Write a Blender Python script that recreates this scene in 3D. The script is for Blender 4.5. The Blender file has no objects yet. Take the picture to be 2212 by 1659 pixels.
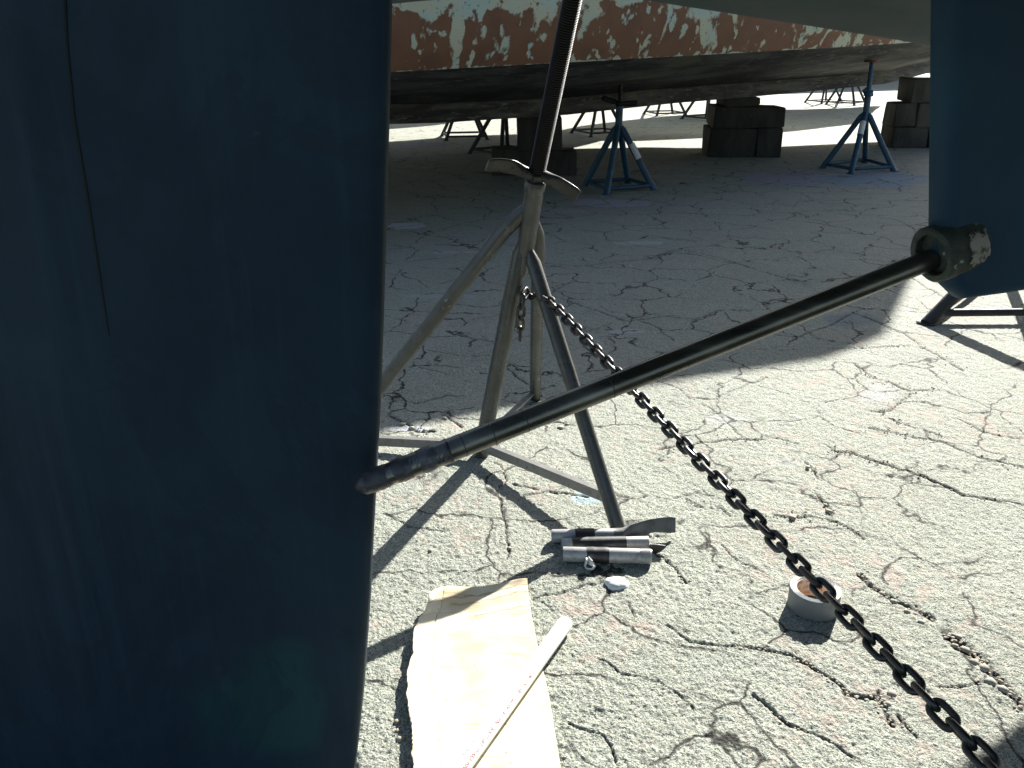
import bpy, bmesh, math, random
import numpy as np
from mathutils import Vector, Matrix
random.seed(4); np.random.seed(4)
R = math.radians
C = bpy.context.scene.collection
S = bpy.context.scene

# ---------------------------------------------------------------- camera
FP, PITCH, HC = 1850.0, 22.0, 1.35          # focal length in photo pixels (2212 wide), tilt down, eye height
cam = bpy.data.cameras.new("camera"); co = bpy.data.objects.new("camera", cam); C.objects.link(co)
co.location = (0, 0, HC); co.rotation_euler = (R(90 - PITCH), 0, 0)
cam.sensor_width = 36; cam.lens = 36 * FP / 2212; cam.clip_start = .02; cam.clip_end = 2000
S.camera = co
# ---------------------------------------------------------------- light
SUN_EL, SUN_AZ = 30.0, 29.5                  # azimuth clockwise from +Y
w = bpy.data.worlds.new("World"); S.world = w; w.use_nodes = True
nt = w.node_tree
sky = nt.nodes.new('ShaderNodeTexSky'); sky.sky_type = 'NISHITA'; sky.sun_disc = False
sky.sun_elevation = R(SUN_EL); sky.sun_rotation = R(SUN_AZ)
sky.dust_density = 1.6; sky.ozone_density = .8
bg = nt.nodes['Background']; bg.inputs[1].default_value = .062
nt.links.new(sky.outputs[0], bg.inputs[0])
sl = bpy.data.lights.new("sun", 'SUN'); sl.energy = 5.0; sl.angle = R(.53); sl.color = (1, .965, .90)
so = bpy.data.objects.new("sun", sl); C.objects.link(so)
sd = Vector((math.sin(R(SUN_AZ)) * math.cos(R(SUN_EL)), math.cos(R(SUN_AZ)) * math.cos(R(SUN_EL)), math.sin(R(SUN_EL))))
so.rotation_euler = sd.to_track_quat('Z', 'Y').to_euler()
S.view_settings.view_transform = 'Standard'; S.view_settings.look = 'None'
S.view_settings.exposure = 1.68; S.view_settings.gamma = 1
S.render.film_transparent = False

# ---------------------------------------------------------------- photo geometry helpers
cp, sp = math.cos(R(PITCH)), math.sin(R(PITCH))
def ray(u, v):
    a, b = (u - 1106) / FP, (829.5 - v) / FP
    return Vector((a, cp + b * sp, -sp + b * cp))
def g(u, v, z=0.0):
    d = ray(u, v); return Vector((0, 0, HC)) + d * ((z - HC) / d.z)
def at(u, v, y):
    d = ray(u, v); return Vector((0, 0, HC)) + d * (y / d.y)
def px(p):
    q = Vector(p) - Vector((0, 0, HC)); d = q.y * cp - q.z * sp
    return 1106 + FP * q.x / d, 829.5 - FP * (q.y * sp + q.z * cp) / d

# ---------------------------------------------------------------- materials
def mat(name):
    m = bpy.data.materials.new(name); m.use_nodes = True
    return m, m.node_tree, m.node_tree.nodes['Principled BSDF']
def N(t, typ, **k):
    n = t.nodes.new(typ)
    for a, b in k.items(): setattr(n, a, b)
    return n
def ramp(t, src, stops, interp='LINEAR'):
    r = N(t, 'ShaderNodeValToRGB'); r.color_ramp.interpolation = interp
    e = r.color_ramp.elements
    while len(e) < len(stops): e.new(.5)
    for i, (p, c) in enumerate(stops):
        e[i].position = p; e[i].color = (c, c, c, 1) if isinstance(c, (int, float)) else (*c, 1)
    t.links.new(src, r.inputs[0]); return r.outputs[0]
def noise(t, scale, detail=4, rough=.55, vec=None, stretch=None, coord='Object', dist=0.0):
    n = N(t, 'ShaderNodeTexNoise'); n.inputs['Scale'].default_value = scale
    n.inputs['Detail'].default_value = detail; n.inputs['Roughness'].default_value = rough
    n.inputs['Distortion'].default_value = dist
    if vec is None:
        tc = N(t, 'ShaderNodeTexCoord'); vec = tc.outputs[coord]
    if stretch:
        mp = N(t, 'ShaderNodeMapping'); mp.inputs['Scale'].default_value = stretch
        t.links.new(vec, mp.inputs[0]); vec = mp.outputs[0]
    t.links.new(vec, n.inputs['Vector']); return n.outputs[0]
def mix(t, fac, a, b, mode='MIX'):
    m = N(t, 'ShaderNodeMix', data_type='RGBA', blend_type=mode)
    for i, s in ((0, fac), (6, a), (7, b)):
        if isinstance(s, (int, float)): m.inputs[i].default_value = s
        elif isinstance(s, tuple): m.inputs[i].default_value = (*s, 1)
        else: t.links.new(s, m.inputs[i])
    return m.outputs[2]
def bump(t, b, h, strength=.3, dist=.01, prev=None):
    n = N(t, 'ShaderNodeBump'); n.inputs['Strength'].default_value = strength; n.inputs['Distance'].default_value = dist
    t.links.new(h, n.inputs['Height'])
    if prev: t.links.new(prev, n.inputs['Normal'])
    t.links.new(n.outputs[0], b.inputs['Normal']); return n.outputs[0]
def worn(name, base, worn_c, scale=12, lo=.5, hi=.62, rough=.6, metal=0.0, bs=.3, bd=.003, third=None, tscale=30, tl=.62, th=.68, stretch=None, dark=.75, spec=.5):
    """paint or metal with blotches of wear, dirt streaks and fine bump"""
    m, t, b = mat(name)
    n1 = noise(t, scale, 6, .6, stretch=stretch, dist=.4)
    c = mix(t, ramp(t, n1, [(lo, 0.0), (hi, 1.0)]), base, worn_c)
    n2 = noise(t, scale * .35, 5, .65)
    c = mix(t, ramp(t, n2, [(.3, 0.0), (.75, 1.0)]), c, mix(t, 1.0, c, (dark, dark, dark), 'MULTIPLY'))
    if third:
        c = mix(t, ramp(t, noise(t, tscale, 5, .6), [(tl, 0.0), (th, 1.0)]), c, third)
    t.links.new(c, b.inputs['Base Color'])
    b.inputs['Roughness'].default_value = rough; b.inputs['Metallic'].default_value = metal; b.inputs['Specular IOR Level'].default_value = spec
    rr = ramp(t, n1, [(.2, max(0, rough - .15)), (.8, min(1, rough + .2))]); t.links.new(rr, b.inputs['Roughness'])
    bump(t, b, noise(t, scale * 9, 5, .7), bs, bd)
    return m

M = {}
M['navy'] = worn('navy_antifouling', (.012, .038, .068), (.018, .052, .084), 3.5, .42, .6, .7, 0, .25, .002, dark=.8, spec=.2)
M['hull_under'] = worn('grey_green_hull', (.056, .067, .071), (.036, .064, .064), 2.0, .4, .7, .7, 0, .2, .002, spec=.2)
M['stand'] = worn('weathered_grey_paint', (.062, .066, .066), (.048, .050, .044), 14, .47, .6, .30, .05, .35, .002, third=(.14, .14, .10), tscale=26, tl=.66, th=.7)
M['brace'] = worn('sunlit_bar', (.26, .26, .25), (.18, .18, .165), 30, .5, .65, .34, .3, .3, .001)  # braces lightened all over so their colour carries the sunlit tops
M['handle'] = worn('rusty_galvanised', (.022, .022, .020), (.07, .042, .024), 25, .66, .76, .30, .0, .3, .001, spec=.35)
M['screw'] = worn('greasy_black_steel', (.010, .010, .010), (.018, .018, .018), 40, .5, .65, .42, .0, .3, .001, spec=.25)
M['chain'] = worn('dark_chain_steel', (.05, .05, .05), (.085, .08, .07), 90, .5, .65, .38, .75, .4, .0008)
M['chain_rust'] = worn('rusty_chain_steel', (.05, .047, .043), (.04, .038, .036), 90, .5, .6, .6, .4, .5, .0008)
M['steel'] = worn('tarnished_shaft_steel', (.15, .15, .125), (.27, .265, .22), 18, .45, .7, .30, .92, .08, .0006, stretch=(.25, 1, 1), dark=.6)
M['wrap'] = worn('grey_tape_wrap', (.05, .051, .053), (.10, .11, .125), 30, .52, .62, .38, .3, .4, .003)
M['bearing'] = worn('dirty_bronze', (.035, .05, .038), (.02, .03, .024), 30, .45, .6, .6, .2, .6, .003, third=(.24, .27, .22), tscale=40, tl=.62, th=.66)
M['scrape'] = worn('bare_scraped_metal', (.30, .285, .24), (.05, .07, .05), 60, .52, .58, .5, .2, .7, .003)
M['blue'] = worn('blue_stand_paint', (.018, .07, .125), (.014, .04, .05), 14, .5, .68, .5, .1, .3, .002, third=(.1, .06, .04), tscale=30, tl=.7, th=.74)
M['darkstand'] = worn('dark_stand_paint', (.04, .042, .045), (.03, .028, .026), 14, .5, .68, .6, .1, .3, .002)
M['redcap'] = worn('red_pad', (.22, .05, .03), (.12, .04, .03), 20, .5, .6, .7)
M['label'] = worn('white_label', (.62, .63, .66), (.4, .4, .42), 80, .55, .65, .6)
M['block'] = worn('dark_timber', (.05, .047, .042), (.032, .03, .027), 7, .45, .6, .85, 0, .8, .006, third=(.065, .06, .055), tscale=13, tl=.6, th=.72, stretch=(1, 1, .3))
M['pipe'] = worn('scuffed_steel_pipe', (.40, .40, .39), (.27, .27, .26), 40, .5, .65, .30, .1, .3, .001)
M['tape_dark'] = worn('black_tape', (.02, .02, .02), (.05, .05, .048), 60, .55, .7, .45, 0, .4, .001)
M['white'] = worn('white_chip', (.8, .8, .77), (.7, .7, .66), 60, .5, .7, .9, 0, .5, .004, dark=.95)
M['tube'] = worn('white_plastic_tube', (.82, .82, .80), (.76, .76, .74), 30, .55, .7, .4, 0, .1, .001, dark=.96)
M['silver'] = worn('grey_cloth_tape', (.17, .175, .18), (.15, .155, .16), 30, .5, .7, .5, .1, .35, .0008, dark=.93, stretch=(1, 1, 6))
M['tape_edge'] = worn('pale_tape_edge', (.72, .72, .70), (.6, .6, .58), 40, .5, .7, .7, 0, .4, .001, dark=.95)
M['core'] = worn('tan_card_core', (.64, .53, .42), (.58, .47, .37), 60, .5, .7, .85, 0, .3, .0008, dark=.95)
M['ink_red'] = worn('red_ink', (.55, .01, .03), (.45, .01, .03), 200, .5, .7, .7)
M['ink_brown'] = worn('brown_ink', (.13, .08, .055), (.2, .13, .09), 300, .5, .7, .8)
M['ink_grey'] = worn('grey_ink', (.18, .18, .18), (.4, .4, .4), 300, .5, .6, .8)
M['ink_rust'] = worn('pinkish_ink', (.42, .08, .10), (.5, .22, .2), 300, .5, .6, .8)
M['deck'] = worn('faded_deck', (.4, .4, .38), (.3, .3, .28), 3, .5, .6, .7)

def m_seam():
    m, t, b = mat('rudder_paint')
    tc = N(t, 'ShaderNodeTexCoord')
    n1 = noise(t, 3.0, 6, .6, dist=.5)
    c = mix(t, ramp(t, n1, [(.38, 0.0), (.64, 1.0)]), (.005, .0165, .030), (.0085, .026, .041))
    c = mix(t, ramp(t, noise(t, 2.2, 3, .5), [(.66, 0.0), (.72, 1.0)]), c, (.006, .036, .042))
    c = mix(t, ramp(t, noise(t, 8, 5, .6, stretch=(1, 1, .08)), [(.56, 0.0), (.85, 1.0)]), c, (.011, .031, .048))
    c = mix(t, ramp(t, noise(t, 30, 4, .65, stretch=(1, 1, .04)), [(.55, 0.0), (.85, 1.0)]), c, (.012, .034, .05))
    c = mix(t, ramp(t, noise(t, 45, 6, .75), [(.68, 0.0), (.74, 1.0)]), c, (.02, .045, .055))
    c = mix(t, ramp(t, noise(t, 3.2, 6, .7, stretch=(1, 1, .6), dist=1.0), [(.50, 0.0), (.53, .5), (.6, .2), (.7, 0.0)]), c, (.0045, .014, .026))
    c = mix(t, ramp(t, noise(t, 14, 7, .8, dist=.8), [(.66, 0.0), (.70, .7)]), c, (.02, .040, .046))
    t.links.new(c, b.inputs['Base Color']); b.inputs['Roughness'].default_value = .7; b.inputs['Specular IOR Level'].default_value = .2
    nb = bump(t, b, noise(t, 5, 4, .5, stretch=(1, 1, .3)), .35, .02)
    bump(t, b, noise(t, 70, 5, .7), .25, .002, nb)
    return m
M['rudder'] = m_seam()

def m_oldhull():
    m, t, b = mat('peeling_red_paint')
    n1 = noise(t, 5.0, 3, .5, stretch=(1, 1, .6), dist=.3)
    n2 = noise(t, 28, 4, .6)
    add = N(t, 'ShaderNodeMath', operation='MULTIPLY_ADD'); t.links.new(n2, add.inputs[0]); add.inputs[1].default_value = .12; t.links.new(n1, add.inputs[2])
    n7 = noise(t, 11, 3, .5, stretch=(1, 1, .8), dist=.2)
    patch = ramp(t, add.outputs[0], [(.635, 0.0), (.67, 1.0)])
    pm7 = N(t, 'ShaderNodeMath', operation='MAXIMUM'); t.links.new(patch, pm7.inputs[0]); t.links.new(ramp(t, n7, [(.60, 0.0), (.64, 1.0)]), pm7.inputs[1]); patch = pm7.outputs[0]
    cream = mix(t, ramp(t, noise(t, 5, 3), [(.42, 0.0), (.6, 1.0)]), (.42, .42, .31), (.34, .43, .38))
    cream = mix(t, ramp(t, noise(t, 40, 3, .7), [(.62, 0.0), (.68, 1.0)]), cream, (.12, .09, .07))
    red = mix(t, ramp(t, noise(t, 6, 4), [(.4, 0.0), (.7, 1.0)]), (.15, .068, .032), (.115, .052, .026))
    red = mix(t, ramp(t, noise(t, 9, 3), [(.66, 0.0), (.7, 1.0)]), red, (.17, .022, .016))
    attr = N(t, 'ShaderNodeAttribute', attribute_name='band')
    ad2 = N(t, 'ShaderNodeMath', operation='MULTIPLY_ADD'); t.links.new(noise(t, 7, 4), ad2.inputs[0]); ad2.inputs[1].default_value = .5; t.links.new(attr.outputs['Fac'], ad2.inputs[2])
    edge = ramp(t, ad2.outputs[0], [(.98, 0.0), (1.0, 1.0)])
    mx = N(t, 'ShaderNodeMath', operation='MAXIMUM'); t.links.new(patch, mx.inputs[0]); t.links.new(edge, mx.inputs[1])
    c = mix(t, mx.outputs[0], red, cream)
    t.links.new(c, b.inputs['Base Color']); b.inputs['Roughness'].default_value = .75
    bump(t, b, mx.outputs[0], .5, .006)
    return m
M['oldtop'] = m_oldhull()
def m_oldbottom():
    m, t, b = mat('dark_scaly_hull')
    n1 = noise(t, 4, 6, .65, stretch=(.35, .35, 2.2), dist=.6)
    c = mix(t, ramp(t, n1, [(.45, 0.0), (.62, 1.0)]), (.012, .0115, .011), (.085, .082, .074))
    c = mix(t, ramp(t, noise(t, 1.1, 4), [(.6, 0.0), (.72, 1.0)]), c, (.10, .098, .055))
    c = mix(t, ramp(t, noise(t, 14, 5, .7, stretch=(.5, .5, 3)), [(.58, 0.0), (.64, 1.0)]), c, (.15, .145, .13))
    t.links.new(c, b.inputs['Base Color']); b.inputs['Roughness'].default_value = .7
    bump(t, b, n1, .8, .03)
    return m
M['oldbot'] = m_oldbottom()

def m_card():
    m, t, b = mat('brown_cardboard')
    c = mix(t, ramp(t, noise(t, 7, 4), [(.40, 0.0), (.6, 1.0)]), (.50, .44, .29), (.62, .58, .45))
    c = mix(t, ramp(t, noise(t, 24, 5, .6, stretch=(.4, 2.5, 1)), [(.58, 0.0), (.72, 1.0)]), c, (.44, .33, .19))
    c = mix(t, ramp(t, noise(t, 120, 2, .5), [(.70, 0.0), (.74, 1.0)]), c, (.22, .18, .10))
    a = N(t, 'ShaderNodeAttribute', attribute_name='crease')
    c = mix(t, a.outputs['Fac'], c, (.20, .12, .06))
    t.links.new(c, b.inputs['Base Color']); b.inputs['Roughness'].default_value = .9; b.inputs['Specular IOR Level'].default_value = .2
    bump(t, b, noise(t, 60, 4, .6, stretch=(.3, 2, 1)), .3, .002)
    return m
M['card'] = m_card()

def m_ground():
    m, t, b = mat('cracked_yard_concrete')
    tc = N(t, 'ShaderNodeTexCoord'); ob = tc.outputs['Object']
    fine = noise(t, 130, 4, .65, ob); med = noise(t, 26, 5, .6, ob); big = noise(t, 2.3, 5, .6, ob)
    c = mix(t, ramp(t, fine, [(.3, 0.0), (.7, 1.0)]), (.272, .295, .247), (.41, .445, .375))
    c = mix(t, ramp(t, med, [(.3, 0.0), (.7, 1.0)]), mix(t, 1.0, c, (.86, .86, .86), 'MULTIPLY'), c)
    c = mix(t, ramp(t, big, [(.3, 0.0), (.7, 1.0)]), mix(t, 1.0, c, (.82, .83, .82), 'MULTIPLY'), c)
    spk = noise(t, 210, 3, .6, ob)
    c = mix(t, ramp(t, spk, [(.40, 1.0), (.5, 0.0)]), c, mix(t, 1.0, c, (.34, .34, .32), 'MULTIPLY'))
    c = mix(t, ramp(t, noise(t, 330, 2, .5, ob), [(.56, 0.0), (.66, 1.0)]), c, (.60, .60, .52))
    c = mix(t, ramp(t, noise(t, 60, 4, .7, ob), [(.60, 0.0), (.68, 1.0)]), c, mix(t, 1.0, c, (.55, .54, .5), 'MULTIPLY'))
    # pinkish aggregate where the surface is worn
    wv = ramp(t, noise(t, 1.6, 5, .7, ob), [(.49, 0.0), (.6, 1.0)]); wp = ramp(t, noise(t, 17, 3, .5, ob), [(.5, 0.0), (.56, 1.0)])
    mm = N(t, 'ShaderNodeMath', operation='MULTIPLY'); t.links.new(wv, mm.inputs[0]); t.links.new(wp, mm.inputs[1])
    c = mix(t, mm.outputs[0], c, mix(t, .6, c, (.37, .29, .25)))
    # pebbles
    vo = N(t, 'ShaderNodeTexVoronoi'); vo.inputs['Scale'].default_value = 75; t.links.new(ob, vo.inputs['Vector'])
    peb = ramp(t, vo.outputs['Color'], [(.0, (.16, .15, .13)), (.45, (.28, .27, .225)), (.8, (.42, .405, .35)), (1, (.46, .34, .27))])
    near = ramp(t, vo.outputs['Distance'], [(.25, 1.0), (.5, 0.0)])
    pm = N(t, 'ShaderNodeMath', operation='MULTIPLY'); t.links.new(near, pm.inputs[0]); t.links.new(ramp(t, noise(t, 3, 4, .6, ob), [(.42, .1), (.62, .85)]), pm.inputs[1])
    c = mix(t, pm.outputs[0], c, peb)
    # pale chalky flecks
    c = mix(t, ramp(t, noise(t, 9, 6, .75, ob, dist=1.2), [(.675, 0.0), (.70, 1.0)]), c, (.52, .52, .49))
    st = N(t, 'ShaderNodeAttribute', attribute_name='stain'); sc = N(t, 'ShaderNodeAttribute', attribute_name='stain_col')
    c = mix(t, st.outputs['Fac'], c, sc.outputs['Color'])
    # hairline crack net
    wr = N(t, 'ShaderNodeVectorMath', operation='ADD')
    nz = N(t, 'ShaderNodeTexNoise'); nz.inputs['Scale'].default_value = 5; nz.inputs['Detail'].default_value = 5; t.links.new(ob, nz.inputs['Vector'])
    sc2 = N(t, 'ShaderNodeVectorMath', operation='SCALE'); t.links.new(nz.outputs['Color'], sc2.inputs[0]); sc2.inputs['Scale'].default_value = .22
    t.links.new(ob, wr.inputs[0]); t.links.new(sc2.outputs[0], wr.inputs[1])
    v2 = N(t, 'ShaderNodeTexVoronoi', feature='DISTANCE_TO_EDGE'); v2.inputs['Scale'].default_value = 2.9; t.links.new(wr.outputs[0], v2.inputs['Vector'])
    hair = ramp(t, v2.outputs['Distance'], [(.0, 1.0), (.006, .9), (.018, 0.0)])
    hm = N(t, 'ShaderNodeMath', operation='MULTIPLY'); t.links.new(hair, hm.inputs[0]); t.links.new(ramp(t, noise(t, 3.1, 4, .65, ob), [(.42, 0.0), (.50, 1.0)]), hm.inputs[1])
    cr = N(t, 'ShaderNodeAttribute', attribute_name='crack')
    cm = N(t, 'ShaderNodeMath', operation='MAXIMUM'); t.links.new(hm.outputs[0], cm.inputs[0]); t.links.new(cr.outputs['Fac'], cm.inputs[1])
    c = mix(t, cm.outputs[0], c, (.018, .017, .014))
    t.links.new(c, b.inputs['Base Color']); b.inputs['Roughness'].default_value = .85
    b.inputs['Specular IOR Level'].default_value = .35
    n0 = bump(t, b, hm.outputs[0], -.6, .012)
    n1 = bump(t, b, med, .45, .02, n0)
    n2 = bump(t, b, vo.outputs['Distance'], -.5, .006, n1)
    n3 = bump(t, b, fine, .9, .007, n2)
    bump(t, b, spk, .9, .005, n3)
    return m
M['ground'] = m_ground()

# ---------------------------------------------------------------- mesh helpers
def obj(name, bm, m, parent=None, smooth=True):
    me = bpy.data.meshes.new(name); bm.normal_update(); bm.to_mesh(me); bm.free()
    for p in me.polygons: p.use_smooth = smooth
    o = bpy.data.objects.new(name, me); C.objects.link(o)
    for x in (m if isinstance(m, list) else [m]): me.materials.append(x)
    if parent: o.parent = parent; o.matrix_parent_inverse = Matrix.Translation(-parent.location) if parent.type == 'EMPTY' else Matrix()
    return o
def tag(o, label=None, cat=None, group=None, kind=None):
    for k, v in (('label', label), ('category', cat), ('group', group), ('kind', kind)):
        if v: o[k] = v
    return o
def thing(name, label, cat, loc, group=None):
    o = bpy.data.objects.new(name, None); o.empty_display_size = .1; C.objects.link(o); o.location = loc
    return tag(o, label, cat, group)
def edges(o, ang=35):
    o.data.set_sharp_from_angle(angle=R(ang)); return o
def sweep(bm, pts, ab, seg=16, cap=True, twist=None, mi=0, up=None, sq=2.0):
    """superellipse section swept along pts; ab = list of (a,b) or single radius"""
    pts = [Vector(p) for p in pts]; n = len(pts)
    if not isinstance(ab, (list, tuple)): ab = [(ab, ab)] * n
    elif not isinstance(ab[0], (list, tuple)): ab = [(x, x) for x in ab]
    tw = twist or [0] * n
    rings = []; T0 = (pts[1] - pts[0]).normalized()
    u = Vector(up) if up else (Vector((0, 0, 1)) if abs(T0.z) < .9 else Vector((0, 1, 0)))
    for i in range(n):
        T = ((pts[min(i + 1, n - 1)] - pts[i]).normalized() + (pts[i] - pts[max(i - 1, 0)]).normalized())
        if T.length < 1e-6: T = T0
        T.normalize()
        s = T.cross(u); s.normalize(); u = s.cross(T); u.normalize()
        ca, sa = math.cos(tw[i]), math.sin(tw[i])
        A = s * ca + u * sa; B = u * ca - s * sa
        ring = []
        for k in range(seg):
            th = 2 * math.pi * k / seg; c, d = math.cos(th), math.sin(th)
            x = math.copysign(abs(c) ** (2 / sq), c) * ab[i][0]; y = math.copysign(abs(d) ** (2 / sq), d) * ab[i][1]
            ring.append(bm.verts.new(pts[i] + A * x + B * y))
        rings.append(ring)
    for i in range(n - 1):
        for k in range(seg):
            f = bm.faces.new((rings[i][k], rings[i][(k + 1) % seg], rings[i + 1][(k + 1) % seg], rings[i + 1][k])); f.material_index = mi
    if cap:
        f = bm.faces.new(rings[0][::-1]); f.material_index = mi
        f = bm.faces.new(rings[-1]); f.material_index = mi
    return rings
def torus(bm, center, axis, R0, r, seg=40, s2=10, mi=0):
    a = Vector(axis).normalized(); x = a.orthogonal().normalized(); y = a.cross(x)
    vs = [[bm.verts.new(Vector(center) + (x * math.cos(p) + y * math.sin(p)) * (R0 + r * math.cos(q)) + a * r * math.sin(q))
           for q in [2 * math.pi * j / s2 for j in range(s2)]] for p in [2 * math.pi * i / seg for i in range(seg)]]
    for i in range(seg):
        for j in range(s2):
            f = bm.faces.new((vs[i][j], vs[(i + 1) % seg][j], vs[(i + 1) % seg][(j + 1) % s2], vs[i][(j + 1) % s2])); f.material_index = mi
def box(bm, c, size, rot=0.0, jitter=0.0, bev=.008, tilt=0.0):
    b2 = bmesh.new(); bmesh.ops.create_cube(b2, size=1)
    for v in b2.verts:
        v.co = Vector((v.co.x * size[0], v.co.y * size[1], v.co.z * size[2])) + Vector([random.uniform(-jitter, jitter) for _ in range(3)])
    if bev: bmesh.ops.bevel(b2, geom=b2.edges[:], offset=bev, segments=2, affect='EDGES')
    bmesh.ops.subdivide_edges(b2, edges=b2.edges[:], cuts=2, use_grid_fill=True)
    for v in b2.verts: v.co += Vector([random.gauss(0, jitter * .12) for _ in range(3)])
    b2.transform(Matrix.Translation(c) @ Matrix.Rotation(rot, 4, 'Z') @ Matrix.Rotation(tilt, 4, 'Y'))
    me = bpy.data.meshes.new('t'); b2.to_mesh(me); b2.free(); bm.from_mesh(me); bpy.data.meshes.remove(me)
def loft(bm, rows, close=False, mi=0):
    vs = [[bm.verts.new(p) for p in r] for r in rows]
    for i in range(len(vs) - 1):
        for j in range(len(vs[0]) - (0 if close else 1)):
            k = (j + 1) % len(vs[0])
            f = bm.faces.new((vs[i][j], vs[i][k], vs[i + 1][k], vs[i + 1][j])); f.material_index = mi if isinstance(mi, int) else mi[j]
    return vs
def lerp(a, b, t): return a + (b - a) * t
def interp(x, xs, ys):
    return float(np.interp(x, xs, ys))
def text_mesh(body, size, ext=.0004):
    cu = bpy.data.curves.new('t', 'FONT'); cu.body = body; cu.size = size; cu.extrude = ext; cu.resolution_u = 3
    o = bpy.data.objects.new('t', cu); C.objects.link(o); bpy.context.view_layer.update()
    me = bpy.data.meshes.new_from_object(o.evaluated_get(bpy.context.evaluated_depsgraph_get()))
    bpy.data.objects.remove(o); bpy.data.curves.remove(cu)
    b = bmesh.new(); b.from_mesh(me); bpy.data.meshes.remove(me)
    bmesh.ops.subdivide_edges(b, edges=[e for e in b.edges if e.calc_length() > size * .3], cuts=2)
    return b

# ---------------------------------------------------------------- ground
CRACKS = [  # (half width m, depth m, [photo points])
 (.005,.012,[(1421,971),(1496,957),(1551,951),(1602,949),(1652,949)]), (.003,.008,[(1654,940),(1699,949),(1729,957)]),
 (.003,.008,[(1421,824),(1463,837),(1488,857),(1527,876),(1565,907),(1604,942)]), (.003,.008,[(1488,857),(1543,860),(1577,843),(1632,824),(1657,812)]),
 (.006,.014,[(1846,785),(1882,815),(1921,826),(1963,843),(2013,842)]), (.005,.01,[(1968,849),(1946,865),(1921,887),(1904,890),(1882,887)]),
 (.004,.01,[(1921,901),(1943,912),(1977,924),(2032,940)]), (.005,.012,[(1877,924),(1904,929),(1943,935),(1979,946),(2029,951),(2110,985),(2212,1010)]),
 (.006,.014,[(1788,964),(1807,975),(1838,976),(1879,990),(1921,1004),(1963,1018),(2007,1032),(2080,1070),(2212,1090)]),
 (.004,.01,[(1740,993),(1752,1010),(1766,1035)]), (.005,.012,[(1760,1065),(1782,1087),(1793,1110)]),
 (.005,.012,[(1674,1112),(1710,1117),(1746,1114),(1779,1119),(1830,1135),(1862,1160)]), (.002,.006,[(1435,1010),(1485,1037),(1540,1071),(1579,1087)]),
 (.003,.008,[(1449,1074),(1504,1065),(1543,1071)]), (.003,.008,[(1477,1082),(1504,1096),(1532,1099),(1554,1096),(1577,1112)]),
 (.004,.009,[(1598,1398),(1620,1399),(1668,1405),(1709,1411),(1735,1428),(1753,1443),(1781,1458)]),
 (.003,.008,[(1440,1350),(1500,1385),(1560,1398),(1598,1398)]),
 (.005,.012,[(1791,1464),(1820,1488),(1825,1503),(1859,1510),(1893,1511),(1900,1495)]), (.006,.014,[(1895,1515),(1912,1530),(1927,1571)]),
 (.004,.009,[(1944,1551),(1966,1578),(1988,1593)]), (.004,.01,[(2027,1486),(2124,1478),(2129,1464)]),
 (.010,.016,[(1860,1240),(1880,1262),(1920,1290),(1960,1310),(2010,1340)]), (.018,.022,[(2045,1370),(2070,1390),(2110,1420),(2150,1460),(2212,1530)]),
 (.003,.008,[(1387,1151),(1400,1159),(1439,1161)]), (.004,.01,[(1412,1190),(1448,1216),(1465,1235),(1488,1258)]),
 (.003,.008,[(1146,1295),(1204,1281),(1267,1264),(1280,1266),(1309,1254)]), (.003,.008,[(1167,1302),(1194,1321)]), (.002,.006,[(1356,1300),(1372,1333)]),
 (.003,.008,[(1475,1077),(1502,1090),(1523,1098)]), (.003,.009,[(1085,1077),(1088,1125),(1094,1149),(1100,1182),(1097,1206)]),
 (.003,.009,[(1070,1002),(1088,1011),(1091,1038),(1079,1056)]), (.004,.01,[(1130,1074),(1181,1062),(1223,1068),(1268,1074)]), (.003,.008,[(1106,1047),(1157,1059)]),
 (.008,.016,[(845,898),(872,912),(905,932),(940,932)]), (.005,.012,[(956,893),(1001,923)]), (.008,.015,[(1193,908),(1238,920)]),
 (.003,.008,[(825,680),(870,691),(903,705)]), (.004,.01,[(925,755),(970,763),(1014,769),(1058,766)]),
 (.005,.012,[(1183,636),(1217,647),(1258,663),(1292,672),(1322,683),(1356,694),(1397,688),(1428,683),(1500,690),(1560,668),(1620,672)]),
 (.003,.008,[(1267,716),(1322,697)]), (.004,.01,[(1386,694),(1420,708),(1455,735)]), (.003,.008,[(1025,716),(1056,738)]), (.003,.008,[(1017,691),(1070,683)]),
 (.004,.01,[(839,861),(897,872),(970,852),(995,855)]), (.003,.008,[(889,791),(970,808)]), (.004,.01,[(1095,794),(1139,830)]),
 (.006,.012,[(1464,536),(1539,553),(1607,574),(1667,592),(1742,615)]), (.005,.01,[(1622,442),(1697,457),(1738,469),(1794,457),(1839,450)]),
 (.004,.01,[(1874,645),(1905,651),(1989,670)]), (.006,.013,[(1843,676),(1868,687),(1905,701),(1943,718),(1968,730),(1987,747),(2024,766),(2080,800)]),
 (.004,.01,[(1780,752),(1935,749),(1987,747)]), (.005,.011,[(1972,603),(2005,624),(2047,645)]), (.005,.01,[(1100,560),(1240,575),(1400,560),(1464,536)]),
 (.004,.01,[(1560,740),(1640,720),(1720,730),(1800,700),(1843,676)]), (.004,.01,[(1620,1500),(1690,1560),(1760,1590),(1850,1640)]),
 (.003,.008,[(1290,1420),(1350,1460),(1420,1470),(1500,1530)]), (.003,.008,[(830,1110),(880,1140),(960,1150)]), (.003,.008,[(1230,1560),(1300,1590),(1330,1640)]),
 (.004,.01,[(2060,900),(2120,930),(2212,950)]), (.003,.008,[(1560,1180),(1600,1220),(1650,1235)]), (.005,.011,[(1250,600),(1180,640)]),
]
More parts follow.
